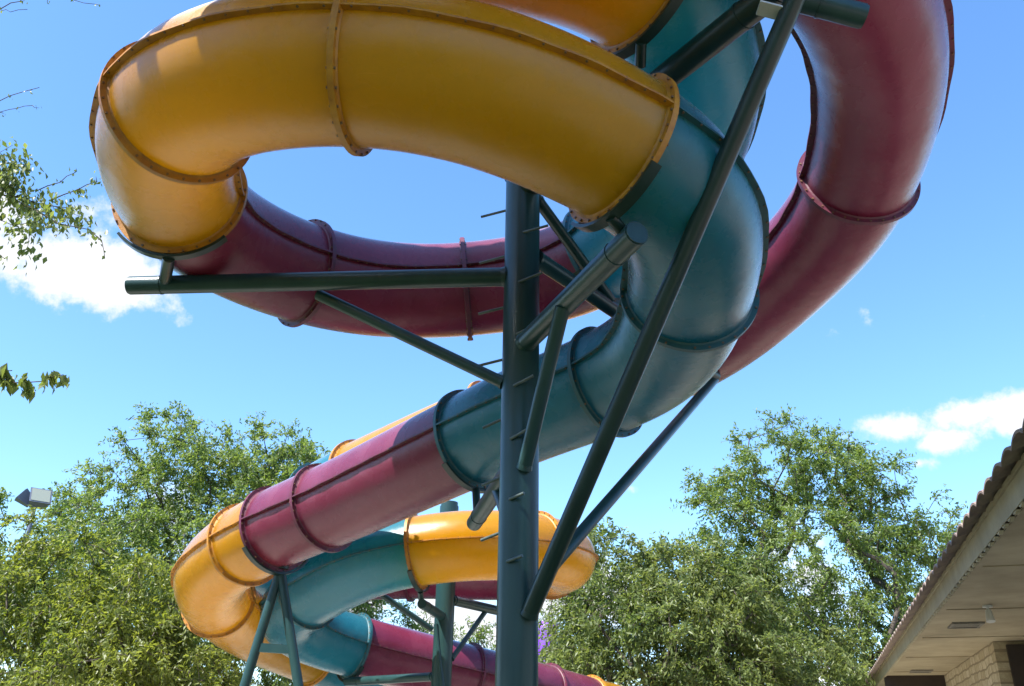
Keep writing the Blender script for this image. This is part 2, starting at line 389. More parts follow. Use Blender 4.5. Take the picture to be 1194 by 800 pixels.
# left arm
tl = at_z(152, 333, 4.93)
arm(pole, (PX - .1, PY, 4.93), tl, .072)
arm(pole, at_z(372, 337, 4.93) - Vector((0, 0, .05)), at_y(586, 446, PY), .044, name='brace', capped=False)
fo = at_z(192, 325, 4.93); saddle(pole, PA, 73, Vector((-2.68, 6.03, 4.93)), pr=.045)
# near arm under the front ring
a0 = Vector((PX + .03, PY - .1, 4.33)); a1 = at_z(742, 272, 4.33)
arm(pole, a0, a1, .074)
arm(pole, at_z(656, 352, 4.33) - Vector((0, 0, .04)), at_y(611, 547, PY - .12), .05, name='brace', capped=False)
saddle(pole, PA, 108, a0.lerp(a1, .93) + Vector((0, 0, .05)), half=46, w=.034, pr=.036)
# upper arm with its cross beam and the long brace
u0_ = Vector((PX + .05, PY - .1, 5.70)); u1_ = at_y(905, -12, 3.7)
arm(pole, u0_, u1_, .085, STEELD)
b0 = at_y(872, -16, 3.8); b1 = at_z(1006, 19, 5.52)
arm(pole, b0, b1, .072, STEEL, name='cross_beam')
arm(pole, at_y(618, 714, PY - .12), at_y(934, -18, 3.62), .056, STEELD, name='long_brace', capped=False)
g = at_y(897, 12, 3.72)
part('gusset_plate', pole, lambda mb: mb.box(g, (.06, 0, -.02), (0, .05, 0), (0, 0, .006)), BARE)  # pale material paints in the sunlight on this bracket
saddle(pole, PA, 9, Vector((.78, 4.35, 5.6)), half=46, w=.034, pr=.036)
part('saddle_post', pole, lambda mb: mb.pipe(PB.pos(7) - Vector((0, 0, .47)), Vector((PB.pos(7).x, b0.lerp(b1, .3).y, b0.lerp(b1, .3).z)), .04, n=14), STEELD)
# rear arm and its tie
rp = at_z(833, 439, 5.13)
arm(pole, (PX + .1, PY + .05, 5.13), rp, .066)
arm(pole, (PX + .1, PY, 5.66), at_z(712, 350, 5.17), .046, name='brace', capped=False)
saddle(pole, PA, 36, at_z(712, 350, 5.2))
# right arm to the hidden slide, with brace
arm(pole, at_y(624, 683, PY), rp - Vector((.0, .0, .03)), .046, name='brace', capped=False)
part('bracket', pole, lambda mb: mb.box(rp + Vector((.04, .05, .1)), (.07, 0, 0), (0, .02, 0), (0, 0, .05)), STEELD)
# far low arm under the straight run
f1 = at_z(553, 610, 3.47)
arm(pole, (PX - .05, PY + .1, 3.47), f1, .067)
arm(pole, Vector((PX - .08, PY + .1, 3.47)).lerp(f1, .33), (PX - .06, PY + .1, 3.05), .035, name='brace', capped=False)
saddle(pole, PA, 146, f1 + Vector((.03, -.12, .04)))

# rear pole
QX, QY = -.885, 13.0
rear = empty('support_pole', (QX, QY, 0))
tag(rear, 'thinner green steel pole carrying the far coils, seen left of the thick pole', 'slide support')
def frear(mb):
    mb.pipe((QX, QY, 0), (QX, QY, 5.02), .138, n=40)
    mb.pipe((QX, QY, 5.02), (QX, QY, 5.08), .125, n=40)
part('column', rear, frear, STEEL)
part('base_plate', rear, lambda mb: mb.box((QX, QY, .02), (.26, 0, 0), (0, .26, 0), (0, 0, .02)))
ra = at_y(528, 700, QY); rb = at_z(602, 717, ra.z)
arm(rear, (QX + .1, QY, ra.z), rb, .068)
arm(rear, at_z(566, 713, ra.z - .05), at_y(527, 768, QY), .036, name='brace', capped=False)
tp = at_z(494, 706, 3.32 + .12)
arm(rear, (QX - .03, QY - .1, 3.44), at_z(492, 704, 3.44), .062)
saddle(rear, PB, 200, at_z(491, 700, 3.5), half=50, w=.03)
arm(rear, at_y(434, 686, 12.6), at_y(504, 734, QY), .04, name='brace', capped=False)
arm(rear, at_y(508, 728, QY - .12), at_y(517, 812, QY - .14), .03, name='brace', capped=False)
lo = at_z(404, 795, 2.65)
arm(rear, (QX - .1, QY, 2.65), lo, .06)
saddle(rear, PB, 233, lo + Vector((.05, 0, .04)), half=50)
# A frame
ap = at_y(327, 664, 10.1)
af = empty('steel_trestle', (ap.x, ap.y, 0))
tag(af, 'green steel A shaped stand under the joint of the maroon and yellow tubes', 'slide support')
l1 = at_y(285, 800, 10.1); l2 = at_y(348, 800, 10.1)
def ext(a, b): d = b - a; return a + d * (a.z / -d.z)
for q in (l1, l2):
    part('leg', af, lambda mb: mb.pipe(ap, ext(ap, q), .052, n=24))
c1 = ap.lerp(l1, .68); c2 = ap.lerp(l2, .70)
part('crossbar', af, lambda mb: mb.box((c1 + c2) / 2, ((c2 - c1) / 2), (0, .03, 0), (0, 0, .045)))
part('cap_plate', af, lambda mb: mb.pipe(ap + Vector((0, 0, .0)), ap + Vector((0, 0, .06)), .09, n=20), STEELD)
saddle(af, PA, 172, None, half=55)

# unseen tower added to shade the upper loops: deck, posts and a flat roof
tw = empty('shade_tower', (-4.2, 1.6, 0)); tag(tw, 'unseen green steel tower added to shade the upper loops, with deck and flat roof', 'added shade tower')
for (x, y) in ((-3.0, -1.2), (-4.9, 3.6), (-3.1, 3.1), (-1.5, -1.2)):
    part('post', tw, lambda mb: mb.pipe((x, y, 0), (x, y, 9.5), .09, n=16), STEEL)
def froof(mb):
    vs = []; fs = []; nx = 80
    for i in range(nx + 1):
        x = -5.1 + 4.0 * i / nx; z = 9.62 + (.03 if i % 4 < 2 else 0)
        for y in ((-1.7 if x > -3.1 else 3.0), 5.45):
            vs += [(x, y, z), (x, y, z - .01)]
    for i in range(nx):
        a = i * 4; b = a + 4; fs += [(a, b, b + 2, a + 2), (a + 1, a + 3, b + 3, b + 1), (a, a + 1, b + 1, b), (a + 2, b + 2, b + 3, a + 3)]
    mb.add(vs, fs)
part('shade_roof', tw, froof, BARE)
for y in (-1.2, 1.2, 3.6, 5.3):
    x0_ = -5.0 if y > 3 else -3.1
    part('roof_beam', tw, lambda mb: mb.box(((x0_ - 1.2) / 2, y, 9.52), ((-1.2 - x0_) / 2, 0, 0), (0, .05, 0), (0, 0, .08)), STEEL)
part('deck', tw, lambda mb: mb.box((-4.9, -.5, 6.75), (1.95, 0, 0), (0, .9, 0), (0, 0, .05)), BARE)
for (x, y) in ((-6.6, -1.2), (-6.6, .2)):
    part('post', tw, lambda mb: mb.pipe((x, y, 0), (x, y, 7.9), .09, n=16), STEEL)
for (x0, y0, x1, y1) in ((-6.35, -1.3, -6.35, .4), (-6.35, -1.3, -3.4, -1.3)):
    for h in (7.2, 7.6, 7.9):
        part('guard_rail', tw, lambda mb: mb.pipe((x0, y0, h), (x1, y1, h), .022, n=8), STEEL)

# ------------------------------------------------------------------ building at the right
E = Vector((.2972, .9548, 0)).normalized(); OUT = Vector((-E.y, E.x, 0)); UPZ = Vector((0, 0, 1))
F0 = Vector((3.35, 5.68, 3.2))
def BP(s, o, z): return F0 + E * s + OUT * o + UPZ * (z - 3.2)
bld = empty('building', BP(6, -3, 0) * 1.0); bld.location.z = 0
tag(bld, 'low limestone building with barrel tile eave and beige soffit at right edge', 'building')
def bpart(name, mb, m, parent=None, label=None):
    o = mb.build(name, m, parent or bld)
    if parent is None: o.matrix_parent_inverse = Matrix.Translation(-bld.location)
    if label: o['label'] = label
    return o
S_END = 24.0; S_NEAR = -7.0
def plainmat(name, c1, c2, sc_=4, rough=.8, bs=.3, scl=(1, 1, 1), lo_=.35, hi_=.7, bscale=60):
    m, nt, b, out = mat(name); oc = scaled(nt, objco(nt), scl)
    nt.links.new(mix(nt, ramp(nt, noise(nt, oc, sc_, 7, .65), lo_, hi_), c1, c2), b.inputs['Base Color'])
    b.inputs['Roughness'].default_value = rough
    bump(nt, b, noise(nt, oc, bscale, 4, .6), bs, .005)
    return m
SOFF = plainmat('weathered_soffit', (.40, .33, .21), (.22, .175, .10), 1.1, .75, .3, lo_=.35, hi_=.72)
FASC = plainmat('fascia_paint', (.36, .31, .19), (.24, .205, .12), 3, .6)
TILE = plainmat('clay_tile', (.30, .235, .18), (.17, .12, .12), 6, .8)
DARKW = plainmat('dark_brown_wood', (.035, .02, .012), (.02, .012, .008), 5, .6)
# soffit
mb = MB(); mid = BP((S_NEAR + S_END) / 2, -2.6, 3.2 + .012)
mb.box(mid, E * (S_END - S_NEAR) / 2, OUT * 2.56, UPZ * .012); bpart('soffit', mb, SOFF)
for k in range(12):
    mb = MB(); mb.box(BP(S_NEAR + 1.9 + 2.44 * k, -2.6, 3.196), E * .02, OUT * 2.5, UPZ * .006); bpart('soffit_batten', mb, SOFF)
# fascia boards (main board, upper trim, scalloped drip edge below)
mb = MB()
mb.box(BP((S_NEAR + S_END) / 2, .0, 3.27), E * (S_END - S_NEAR) / 2, OUT * .02, UPZ * .085)
mb.box(BP((S_NEAR + S_END) / 2, .012, 3.375), E * (S_END - S_NEAR) / 2, OUT * .022, UPZ * .018)
bpart('fascia', mb, FASC)
mb = MB(); vs = []; fs = []; n_ = int((S_END - S_NEAR) / .04)
for i in range(n_ + 1):
    s = S_NEAR + .04 * i; dz = .018 if (i % 5) < 2 else 0
    for o_, z_ in ((.014, 3.184), (.014, 3.184 - dz), (-.014, 3.184 - dz), (-.014, 3.184)): vs.append(BP(s, o_, z_))
for i in range(n_):
    for k in range(4): fs.append((i * 4 + k, (i + 1) * 4 + k, (i + 1) * 4 + (k + 1) % 4, i * 4 + (k + 1) % 4))
mb.add(vs, fs)
bpart('drip_edge', mb, FASC)
# barrel tile eave course and roof slope
mb = MB(); pitch = .33; nn = int((S_END - S_NEAR) / pitch * 10); rows = [(.155, 3.355), (.02, 3.40), (-.6, 3.62), (-2.4, 4.25), (-5.0, 5.15)]
def wave(s): 
    ph = (s / pitch) % 1.0
    return .048 * abs(math.sin(math.pi * ph)) ** .8
vs = []
for i in range(nn + 1):
    s = S_NEAR + (S_END - S_NEAR) * i / nn
    for (o_, z_) in rows: vs.append(BP(s, o_, z_ + wave(s)))
    for (o_, z_) in rows: vs.append(BP(s, o_, z_ + wave(s) - .018))
q = len(rows); fs = []
for i in range(nn):
    for k in range(q - 1):
        a = i * 2 * q + k; b = a + 2 * q
        fs.append((a, a + 1, b + 1, b)); fs.append((a + q, b + q, b + q + 1, a + q + 1))
    a = i * 2 * q; b = a + 2 * q; fs.append((a, b, b + q, a + q))
mb.add(vs, fs, 0, False); bpart('tile_roof', mb, TILE)
# gable closing board under the tiles
mb = MB(); mb.box(BP((S_NEAR + S_END) / 2, -.03, 3.42), E * (S_END - S_NEAR) / 2, OUT * .02, UPZ * .03); bpart('eave_board', mb, DARKW)
# stone wall
def stonemat():
    m, nt, b, out = mat('limestone_blocks')
    tc = objco(nt)
    mp = N(nt, 'ShaderNodeMapping'); mp.inputs['Rotation'].default_value = (R(90), 0, 0)
    # rotate so that bricks lie along the wall
    rz = N(nt, 'ShaderNodeVectorRotate', rotation_type='Z_AXIS'); rz.inputs['Angle'].default_value = -math.atan2(E.y, E.x)
    nt.links.new(tc, rz.inputs['Vector'])
    sep = N(nt, 'ShaderNodeSeparateXYZ'); nt.links.new(rz.outputs[0], sep.inputs[0])
    cmb = N(nt, 'ShaderNodeCombineXYZ'); nt.links.new(sep.outputs[0], cmb.inputs[0]); nt.links.new(sep.outputs[2], cmb.inputs[1])
    nz = N(nt, 'ShaderNodeTexNoise'); nz.inputs['Scale'].default_value = 2.5; nt.links.new(cmb.outputs[0], nz.inputs['Vector'])
    va = N(nt, 'ShaderNodeVectorMath', operation='MULTIPLY_ADD'); nt.links.new(nz.outputs['Color'], va.inputs[0]); va.inputs[1].default_value = (.16, .10, 0); nt.links.new(cmb.outputs[0], va.inputs[2])
    br = N(nt, 'ShaderNodeTexBrick'); nt.links.new(va.outputs[0], br.inputs['Vector'])
    br.offset = .37; br.squash = 1.4; br.squash_frequency = 3; br.inputs['Scale'].default_value = 1; br.inputs['Brick Width'].default_value = .30; br.inputs['Row Height'].default_value = .13
    br.inputs['Mortar Size'].default_value = .014; br.inputs['Color1'].default_value = (.62, .54, .38, 1); br.inputs['Color2'].default_value = (.44, .36, .22, 1); br.inputs['Mortar'].default_value = (.26, .21, .13, 1)
    c = mix(nt, ramp(nt, noise(nt, tc, 14, 6, .7), .4, .8), br.outputs['Color'], (.28, .21, .12))
    nt.links.new(c, b.inputs['Base Color']); b.inputs['Roughness'].default_value = .9
    n1 = bump(nt, b, br.outputs['Fac'], .8, -.02); bump(nt, b, noise(nt, tc, 25, 6, .7), .7, .02, n1)
    return m
STONE = stonemat()
WO = -1.04   # wall face offset
WS0 = 7.66   # corner where the wall starts (distance along the eave)
mb = MB()
def wall_seg(s0, s1, z0, z1, th=.12):
    mb.box(BP((s0 + s1) / 2, WO - th, (z0 + z1) / 2), E * (s1 - s0) / 2, OUT * th, UPZ * (z1 - z0) / 2)
wins = [(9.35, 10.0), (11.0, 11.7)]
edges = [7.66] + [e for w in wins for e in w] + [13.4]
for i in range(0, len(edges), 2): wall_seg(edges[i], edges[i + 1], 0, 3.197)
for w in wins: wall_seg(w[0], w[1], 2.72, 3.197); wall_seg(w[0], w[1], 0, .9)
mb.box(BP(WS0 + .13, WO - 2.4, 1.6), E * .13, OUT * 2.155, UPZ * 1.598)
bpart('wall', mb, STONE)
for w in wins:
    mb = MB(); s0, s1 = w
    for a, b_, z0, z1 in ((s0, s0 + .06, .9, 2.72), (s1 - .06, s1, .9, 2.72), (s0 + .06, s1 - .06, 2.66, 2.72), (s0 + .06, s1 - .06, .9, .96)):
        mb.box(BP((a + b_) / 2, WO - .10, (z0 + z1) / 2), E * (b_ - a) / 2, OUT * .05, UPZ * (z1 - z0) / 2)
    wf = bpart('window', mb, FASC)
    mb = MB(); mb.box(BP((s0 + s1) / 2, WO - .13, 1.81), E * (s1 - s0 - .12) / 2, OUT * .006, UPZ * .85)
    m_, nt, b, out = mat('window_glass'); b.inputs['Base Color'].default_value = (.03, .04, .04, 1); b.inputs['Roughness'].default_value = .08
    g_ = mb.build('pane', m_, wf)
# recessed doorway: dark return wall and back wall
mb = MB()
mb.box(BP(5.2, -4.6, 1.6), E * 2.4, OUT * .08, UPZ * 1.598)
mb.box(BP(WS0 - .04, WO - 1.7, 1.55), E * .035, OUT * 1.55, UPZ * 1.6)
bpart('door_wall', mb, DARKW)
mb = MB(); mb.box(BP(12.87, -.62, 3.06), E * .1, OUT * .62, UPZ * .16); bpart('end_beam', mb, DARKW)
# soffit vents
VENT = plainmat('vent_grille', (.22, .2, .16), (.16, .14, .11), 30)
for (x, y) in ((1126, 728), (1074, 782)):
    p = at_z(x, y, 3.2); mb = MB()
    for k in range(7): mb.box(p + E * (k - 3) * .05 + UPZ * -.008, E * .017, OUT * .14, UPZ * .006)
    for sg in (-1, 1):
        mb.box(p + OUT * sg * .16 + UPZ * -.010, E * .19, OUT * .018, UPZ * .010)
        mb.box(p + E * sg * .19 + UPZ * -.012, E * .018, OUT * .178, UPZ * .012)
    bpart('soffit_vent', mb, VENT)
# small floodlight under the soffit
p = at_z(1151, 706, 3.2); WHT = plainmat('white_lamp_housing', (.62, .61, .56), (.5, .49, .44), 8, .4)
lamp = empty('soffit_light', p); tag(lamp, 'small white floodlight under the soffit near the doorway', 'light')
mb = MB(); mb.pipe(p + UPZ * -.001, p + UPZ * -.02, .05, n=20); mb.pipe(p + UPZ * -.02, p + UPZ * -.06, .012, n=10)
part('mount', lamp, lambda m2: (m2.v.extend(mb.v), m2.f.extend(mb.f), m2.m.extend(mb.m), m2.sm.extend(mb.sm)), WHT)
part('lamp_head', lamp, lambda m2: m2.pipe(p + UPZ * -.05, p + UPZ * -.17 - E * .03, .03, .045, n=20), WHT)

# ------------------------------------------------------------------ floodlights on a pole at the left
lp = at_y(40, 583, 20.0)
fl = empty('floodlight_pole', (lp.x, lp.y, 0)); tag(fl, 'tall pole with two grey box floodlights above the trees at far left', 'floodlight')
GREY = plainmat('grey_aluminium', (.13, .15, .19), (.09, .10, .14), 6, .45)
PALE = plainmat('pale_housing', (.6, .62, .62), (.5, .5, .5), 6, .45)
GLS, nt_, b_, o_ = mat('lamp_lens'); b_.inputs['Base Color'].default_value = (.25, .27, .22, 1); b_.inputs['Roughness'].default_value = .15
part('pole', fl, lambda mb: mb.pipe((lp.x + .05, lp.y, 0), (lp.x + .05, lp.y, lp.z + .26), .05, .04, n=14), GREY)
def head(c, yaw, pitch_, w=.23, h=.2, d=.16):
    rot = Matrix.Rotation(R(yaw), 3, 'Z') @ Matrix.Rotation(R(pitch_), 3, 'X')
    ax, ay, az = rot @ Vector((w, 0, 0)), rot @ Vector((0, d, 0)), rot @ Vector((0, 0, h)); c = Vector(c)
    def f(mb):
        # housing tapers to the back
        vs = []
        for j, k in ((-1, 1), (1, .62)):
            for i, l in ((-1, -1), (1, -1), (1, 1), (-1, 1)): vs.append(c + ay * j + ax * i * k + az * l * k)
        mb.add(vs, [(0, 1, 2, 3)[::-1], (4, 5, 6, 7), (0, 1, 5, 4), (1, 2, 6, 5), (2, 3, 7, 6), (3, 0, 4, 7)])
    h_ = part('lamp_head', fl, f, [GREY])
    g2 = MB(); g2.box(c - ay * 1.04, ax * .85, ay * .03, az * .85); gl = g2.build('lens', GLS, h_)
    return h_
head(lp + Vector((.1, 0, .0)), 38, -28); head(lp + Vector((-.22, .05, .03)), -55, -35, .16, .15)

# ------------------------------------------------------------------ far purple and blue slide tower
pt = at_y(640, 747, 23); pf = empty('distant_slide', (pt.x, pt.y, 0)); tag(pf, 'distant purple and blue slide tube seen through the trees right of the pole', 'slide')
PUR = gelcoat('purple_gelcoat', (.16, .05, .42), (.22, .08, .5)); BLU = gelcoat('blue_gelcoat', (.02, .25, .45), (.05, .32, .5))
part('purple_tube', pf, lambda mb: mb.tube([pt + Vector((.05 * math.sin(k * .8), 0, -1.2 + k * .2)) for k in range(9)], .26, 24), PUR)
part('blue_tube', pf, lambda mb: mb.tube([pt + Vector((-.50, .3, -1.4)), pt + Vector((-.46, .3, -.7)), pt + Vector((-.40, .3, 0)), pt + Vector((-.34, .3, .3))], .2, 24), BLU)
part('post', pf, lambda mb: mb.pipe((pt.x + .1, pt.y + .1, 0), (pt.x + .1, pt.y + .1, pt.z - 1.0), .08, n=14), STEEL)
pr_ = at_y(985, 797, 40)
hs = empty('small_house', (pr_.x, pr_.y, 0)); tag(hs, 'far low grey roofed shed seen between the trees and the building', 'shed')
mb = MB(); mb.box((pr_.x, pr_.y, 1.2), (3, 0, 0), (0, 2, 0), (0, 0, 1.2)); part('wall', hs, lambda m2: (m2.v.extend(mb.v), m2.f.extend(mb.f), m2.m.extend(mb.m), m2.sm.extend(mb.sm)), SOFF)
def rf(m2):
    x, y, z = pr_.x, pr_.y, pr_.z + .1
    vs = [(x - 3.3, y - 2.3, 2.41), (x + 3.3, y - 2.3, 2.41), (x + 3.3, y + 2.3, 2.41), (x - 3.3, y + 2.3, 2.41), (x - 1.2, y, z + .6), (x + 1.2, y, z + .6)]
    m2.add(vs, [(0, 1, 5, 4), (1, 2, 5), (2, 3, 4, 5), (3, 0, 4), (3, 2, 1, 0)])
part('roof', hs, rf, PALE)

# ------------------------------------------------------------------ trees
def leafmat(name, c1, c2, c3, trans=.5):
    m, nt, b, out = mat(name); nt.nodes.remove(b)
    g = N(nt, 'ShaderNodeNewGeometry'); oc = objco(nt)
    cr = N(nt, 'ShaderNodeValToRGB'); e = cr.color_ramp.elements; e[0].color = (*c1, 1); e[1].color = (*c3, 1); e[0].position = .1; e[1].position = .95
    x = e.new(.55); x.color = (*c2, 1)
    nt.links.new(g.outputs['Random Per Island'], cr.inputs[0])
    c = mix(nt, ramp(nt, noise(nt, oc, .55, 3, .5), .35, .7), cr.outputs[0], c3)
    pb = N(nt, 'ShaderNodeBsdfPrincipled'); nt.links.new(c, pb.inputs['Base Color']); pb.inputs['Roughness'].default_value = .42
    tb = N(nt, 'ShaderNodeBsdfTranslucent')
    hs_ = N(nt, 'ShaderNodeHueSaturation'); hs_.inputs['Hue'].default_value = .485; hs_.inputs['Saturation'].default_value = 1.2; hs_.inputs['Value'].default_value = 1.9
    nt.links.new(c, hs_.inputs['Color']); nt.links.new(hs_.outputs[0], tb.inputs['Color'])
    ms = N(nt, 'ShaderNodeMixShader'); ms.inputs[0].default_value = trans
    nt.links.new(pb.outputs[0], ms.inputs[1]); nt.links.new(tb.outputs[0], ms.inputs[2]); nt.links.new(ms.outputs[0], out.inputs[0])
    return m
LF_A = leafmat('leaf_mid_green', (.060, .10, .026), (.105, .158, .040), (.155, .21, .062))
LF_B = leafmat('leaf_bright_green', (.08, .115, .024), (.125, .16, .036), (.175, .205, .055))
LF_C = leafmat('leaf_olive_green', (.062, .095, .028), (.105, .15, .042), (.16, .195, .065))
BARK = plainmat('grey_brown_bark', (.11, .09, .07), (.055, .043, .033), 5, .9, .8, (1, 1, .25), .3, .7, 12)

def leaf_mesh(name, C, D, L, W, seed):
    """C centres, D leaf axes; kite shaped leaves creased along the middle"""
    g = np.random.default_rng(seed); n = len(C)
    D = D / np.linalg.norm(D, axis=1, keepdims=True)
    r = g.normal(size=(n, 3)); r[:, 2] += 1.0
    S = np.cross(D, r); S /= np.linalg.norm(S, axis=1, keepdims=True) + 1e-9
    Nn = np.cross(S, D)
    l = L[:, None]; w = W[:, None]
    v = np.empty((n, 4, 3)); v[:, 0] = C - D * l * .5; v[:, 1] = C + S * w * .5 - D * l * .04 + Nn * w * .14
    v[:, 2] = C + D * l * .5 - Nn * l * .08; v[:, 3] = C - S * w * .5 - D * l * .04 + Nn * w * .14
    me = bpy.data.meshes.new(name)
    me.vertices.add(n * 4); me.vertices.foreach_set('co', v.reshape(-1))
    idx = np.arange(n * 4).reshape(n, 4)
    tri = np.stack([idx[:, [0, 1, 2]], idx[:, [0, 2, 3]]], 1).reshape(-1)
    me.loops.add(len(tri)); me.loops.foreach_set('vertex_index', tri.astype(np.int32))
    me.polygons.add(n * 2); me.polygons.foreach_set('loop_start', (np.arange(n * 2) * 3).astype(np.int32)); me.polygons.foreach_set('loop_total', np.full(n * 2, 3, np.int32))
    me.update(calc_edges=True); me.validate()
    return me

def grow(start_nodes, targets, g):
    """greedy branch graph: join every target to the nearest grown node"""
    nodes = [np.array(p, float) for p in start_nodes]; par = [i - 1 for i in range(len(nodes))]
    t0 = nodes[-1]; order = np.argsort(np.linalg.norm(targets - nodes[len(nodes) // 2], axis=1)); tips = []
    arr = list(nodes)
    for oi in order:
        tg = targets[oi]; A = np.array(arr); d = np.linalg.norm(A - tg, axis=1) + .35 * np.maximum(0, A[:, 2] - tg[2] + .2)
        d[:max(1, len(start_nodes) // 2)] += 2
        k = int(np.argmin(d)); p = A[k]; dist = np.linalg.norm(tg - p); ns = max(1, int(dist / .55)); prev = k
        off = g.normal(size=3) * dist * .09 + np.array([0, 0, dist * .06])
        for j in range(1, ns + 1):
            f_ = j / ns; q = p + (tg - p) * f_ + off * math.sin(math.pi * f_)
            arr.append(q); par.append(prev); prev = len(arr) - 1
        tips.append(prev)
    return arr, par, tips

def tree(name, label, base, trunk_pts, ells, nclump, lper, lmat, seed, lsize=(.085, .14), group=None, spread=.55, cat='tree', tr=None, sparse=0.):
    g = np.random.default_rng(seed)
    root = empty(name, base); tag(root, label, cat, group)
    # clump centres, biased to the outer shell of each lobe, thinned so that gaps stay open
    vol = np.array([a[1] * a[2] * a[3] for a in [(0, e[1][0], e[1][1], e[1][2]) for e in ells]]); vol = vol ** (2 / 3.); vol /= vol.sum()
    pts = []
    tries = 0
    while len(pts) < nclump and tries < nclump * 30:
        tries += 1
        e = ells[g.choice(len(ells), p=vol)]; d = g.normal(size=3); d /= np.linalg.norm(d)
        rr = g.random() ** (1 / 4.2)
        p = np.array(e[0]) + d * np.array(e[1]) * rr * (1 + .13 * math.sin(d[0] * 5 + seed) + .1 * math.sin(d[2] * 7 + d[1] * 4 + seed * 2))
        if pts and np.min(np.linalg.norm(np.array(pts) - p, axis=1)) < spread * .55: continue
        pts.append(p)
    pts = np.array(pts)
    arr, par, tips = grow(trunk_pts, pts, g)
    w = np.zeros(len(arr)); 
    for t in tips: w[t] += 1
    for i in range(len(arr) - 1, 0, -1):
        if par[i] >= 0: w[par[i]] += w[i]
    tr = tr or .0105 * math.sqrt(nclump)
    rad = np.maximum(.008, tr * (w / max(w[0], 1)) ** .55)
    mbt = MB(); mbc = MB(); kids = {}
    for i, p_ in enumerate(par): kids.setdefault(p_, []).append(i)
    # walk chains
    def chain(i):
        out = [i]
        while True:
            k = kids.get(out[-1], [])
            if not k: return out
            k = sorted(k, key=lambda z: -w[z]); out.append(k[0])
            for z in k[1:]: stack.append((out[-2], z))
    stack = [(None, 0)]; first = True
    while stack:
        pa, i = stack.pop()
        ch = chain(i); P = [arr[k] for k in ch]; Rr = [rad[k] for k in ch]
        if pa is not None: P = [arr[pa]] + P; Rr = [min(rad[pa], Rr[0] * 1.15)] + Rr
        if len(P) < 2: continue
        seg = 12 if first else (6 if Rr[0] > .03 else 4)
        (mbt if first else mbc).tube(P, Rr, seg); first = False
    part('trunk', root, lambda m2: (m2.v.extend(mbt.v), m2.f.extend(mbt.f), m2.m.extend(mbt.m), m2.sm.extend(mbt.sm)), BARK)
    # twigs with leaves
    Cs = []; Ds = []; Ls = []; 
    cen = pts.mean(0)
    for ci, p in enumerate(pts):
        dens = 1.0 if g.random() > sparse else .35
        nt_ = int(7 * dens) + 2; per = max(4, int(lper * dens / nt_))
        outw = p - np.array(arr[par[tips[0]]]) * 0 - cen; outw = outw / (np.linalg.norm(outw) + 1e-6)
        for k in range(nt_):
            d = g.normal(size=3) * .9 + outw * .75 + np.array([0, 0, .05]); d /= np.linalg.norm(d); ln = spread * (.55 + g.random() * .9)
            s = np.linspace(.12, 1, per) + g.normal(size=per) * .03
            q = p + d * ln * s[:, None] + np.array([0, 0, -.35]) * ln * (s ** 2)[:, None] + g.normal(size=(per, 3)) * .05
            dd = d * .55 + g.normal(size=(per, 3)) * .65 + np.array([0, 0, -.45])
            Cs.append(q); Ds.append(dd); Ls.append(lsize[0] + (lsize[1] - lsize[0]) * g.random(per))
            if k < 4:
                e1 = p + d * ln * .5 + np.array([0, 0, -.35 * ln * .25]); e2 = p + d * ln + np.array([0, 0, -.35 * ln])
                mbc.tube([p, e1, e2], [.008, .006, .003], 3)
    part('branches', root, lambda m2: (m2.v.extend(mbc.v), m2.f.extend(mbc.f), m2.m.extend(mbc.m), m2.sm.extend(mbc.sm)), BARK)
    Cs = np.concatenate(Cs); Ds = np.concatenate(Ds); Ls = np.concatenate(Ls)
    me = leaf_mesh('crown', Cs, Ds, Ls, Ls * .38, seed + 5)
    o = link_mesh('crown', me, lmat, root); o.matrix_parent_inverse = Matrix.Translation(-root.location)
    return root
def V3(p): return (p.x, p.y, p.z)
def simple_tree(label, px, py_top, Y, ells_px, nclump, lper, lmat, seed, group='trees behind the slides', trunk_top=.55, **kw):
    """ells_px: (pixel x, pixel y, depth Y, rx, ry, rz in metres)"""
    ells = [(V3(at_y(e[0], e[1], e[2])), e[3:6]) for e in ells_px]
    b = at_y(px, 700, Y); b.z = 0
    ztop = max(e[0][2] + e[1][2] for e in ells)
    tp_ = [(b.x + .25 * math.sin(k * 1.3 + seed), b.y + .2 * math.cos(k + seed), ztop * trunk_top * k / 6) for k in range(7)]
    tp_[0] = (b.x, b.y, 0)
    return tree('tree', label, (b.x, b.y, 0), tp_, ells, nclump, lper, lmat, seed, group=group, **kw)

simple_tree('large rounded green tree filling the left, highest of the left trees', 225, 478, 24,
    [(215, 545, 24, 1.9, 1.9, 1.5), (140, 600, 24, 1.7, 1.7, 1.4), (300, 585, 24, 2.2, 2.0, 1.6), (380, 600, 25, 1.9, 1.8, 1.6), (200, 660, 23, 3.0, 2.4, 1.8), (110, 690, 23, 2.0, 2, 1.8), (330, 700, 25, 2.6, 2.2, 2.2), (240, 770, 24, 3.4, 2.4, 1.6), (290, 545, 24, 1.5, 1.5, 1.1), (350, 560, 24.5, 1.3, 1.3, 1.0)],
    620, 230, LF_A, 11)
simple_tree('bright leafy tree at lower left in front of the floodlight pole', 60, 600, 15,
    [(40, 700, 15, 1.5, 1.4, 1.1), (130, 730, 15, 1.5, 1.4, 1.0), (-20, 660, 15, 1.0, 1.2, 1.0), (60, 780, 14.5, 2.3, 1.8, 1.0), (190, 775, 15, 1.3, 1.2, 1.0)],
    280, 240, LF_B, 12, lsize=(.07, .115), spread=.45)
simple_tree('dark tree at the far left edge behind the floodlights', -40, 590, 34,
    [(-60, 640, 34, 2.3, 2, 2.2), (-20, 690, 34, 2.4, 2, 2.2)], 90, 150, LF_A, 13, lsize=(.14, .2))
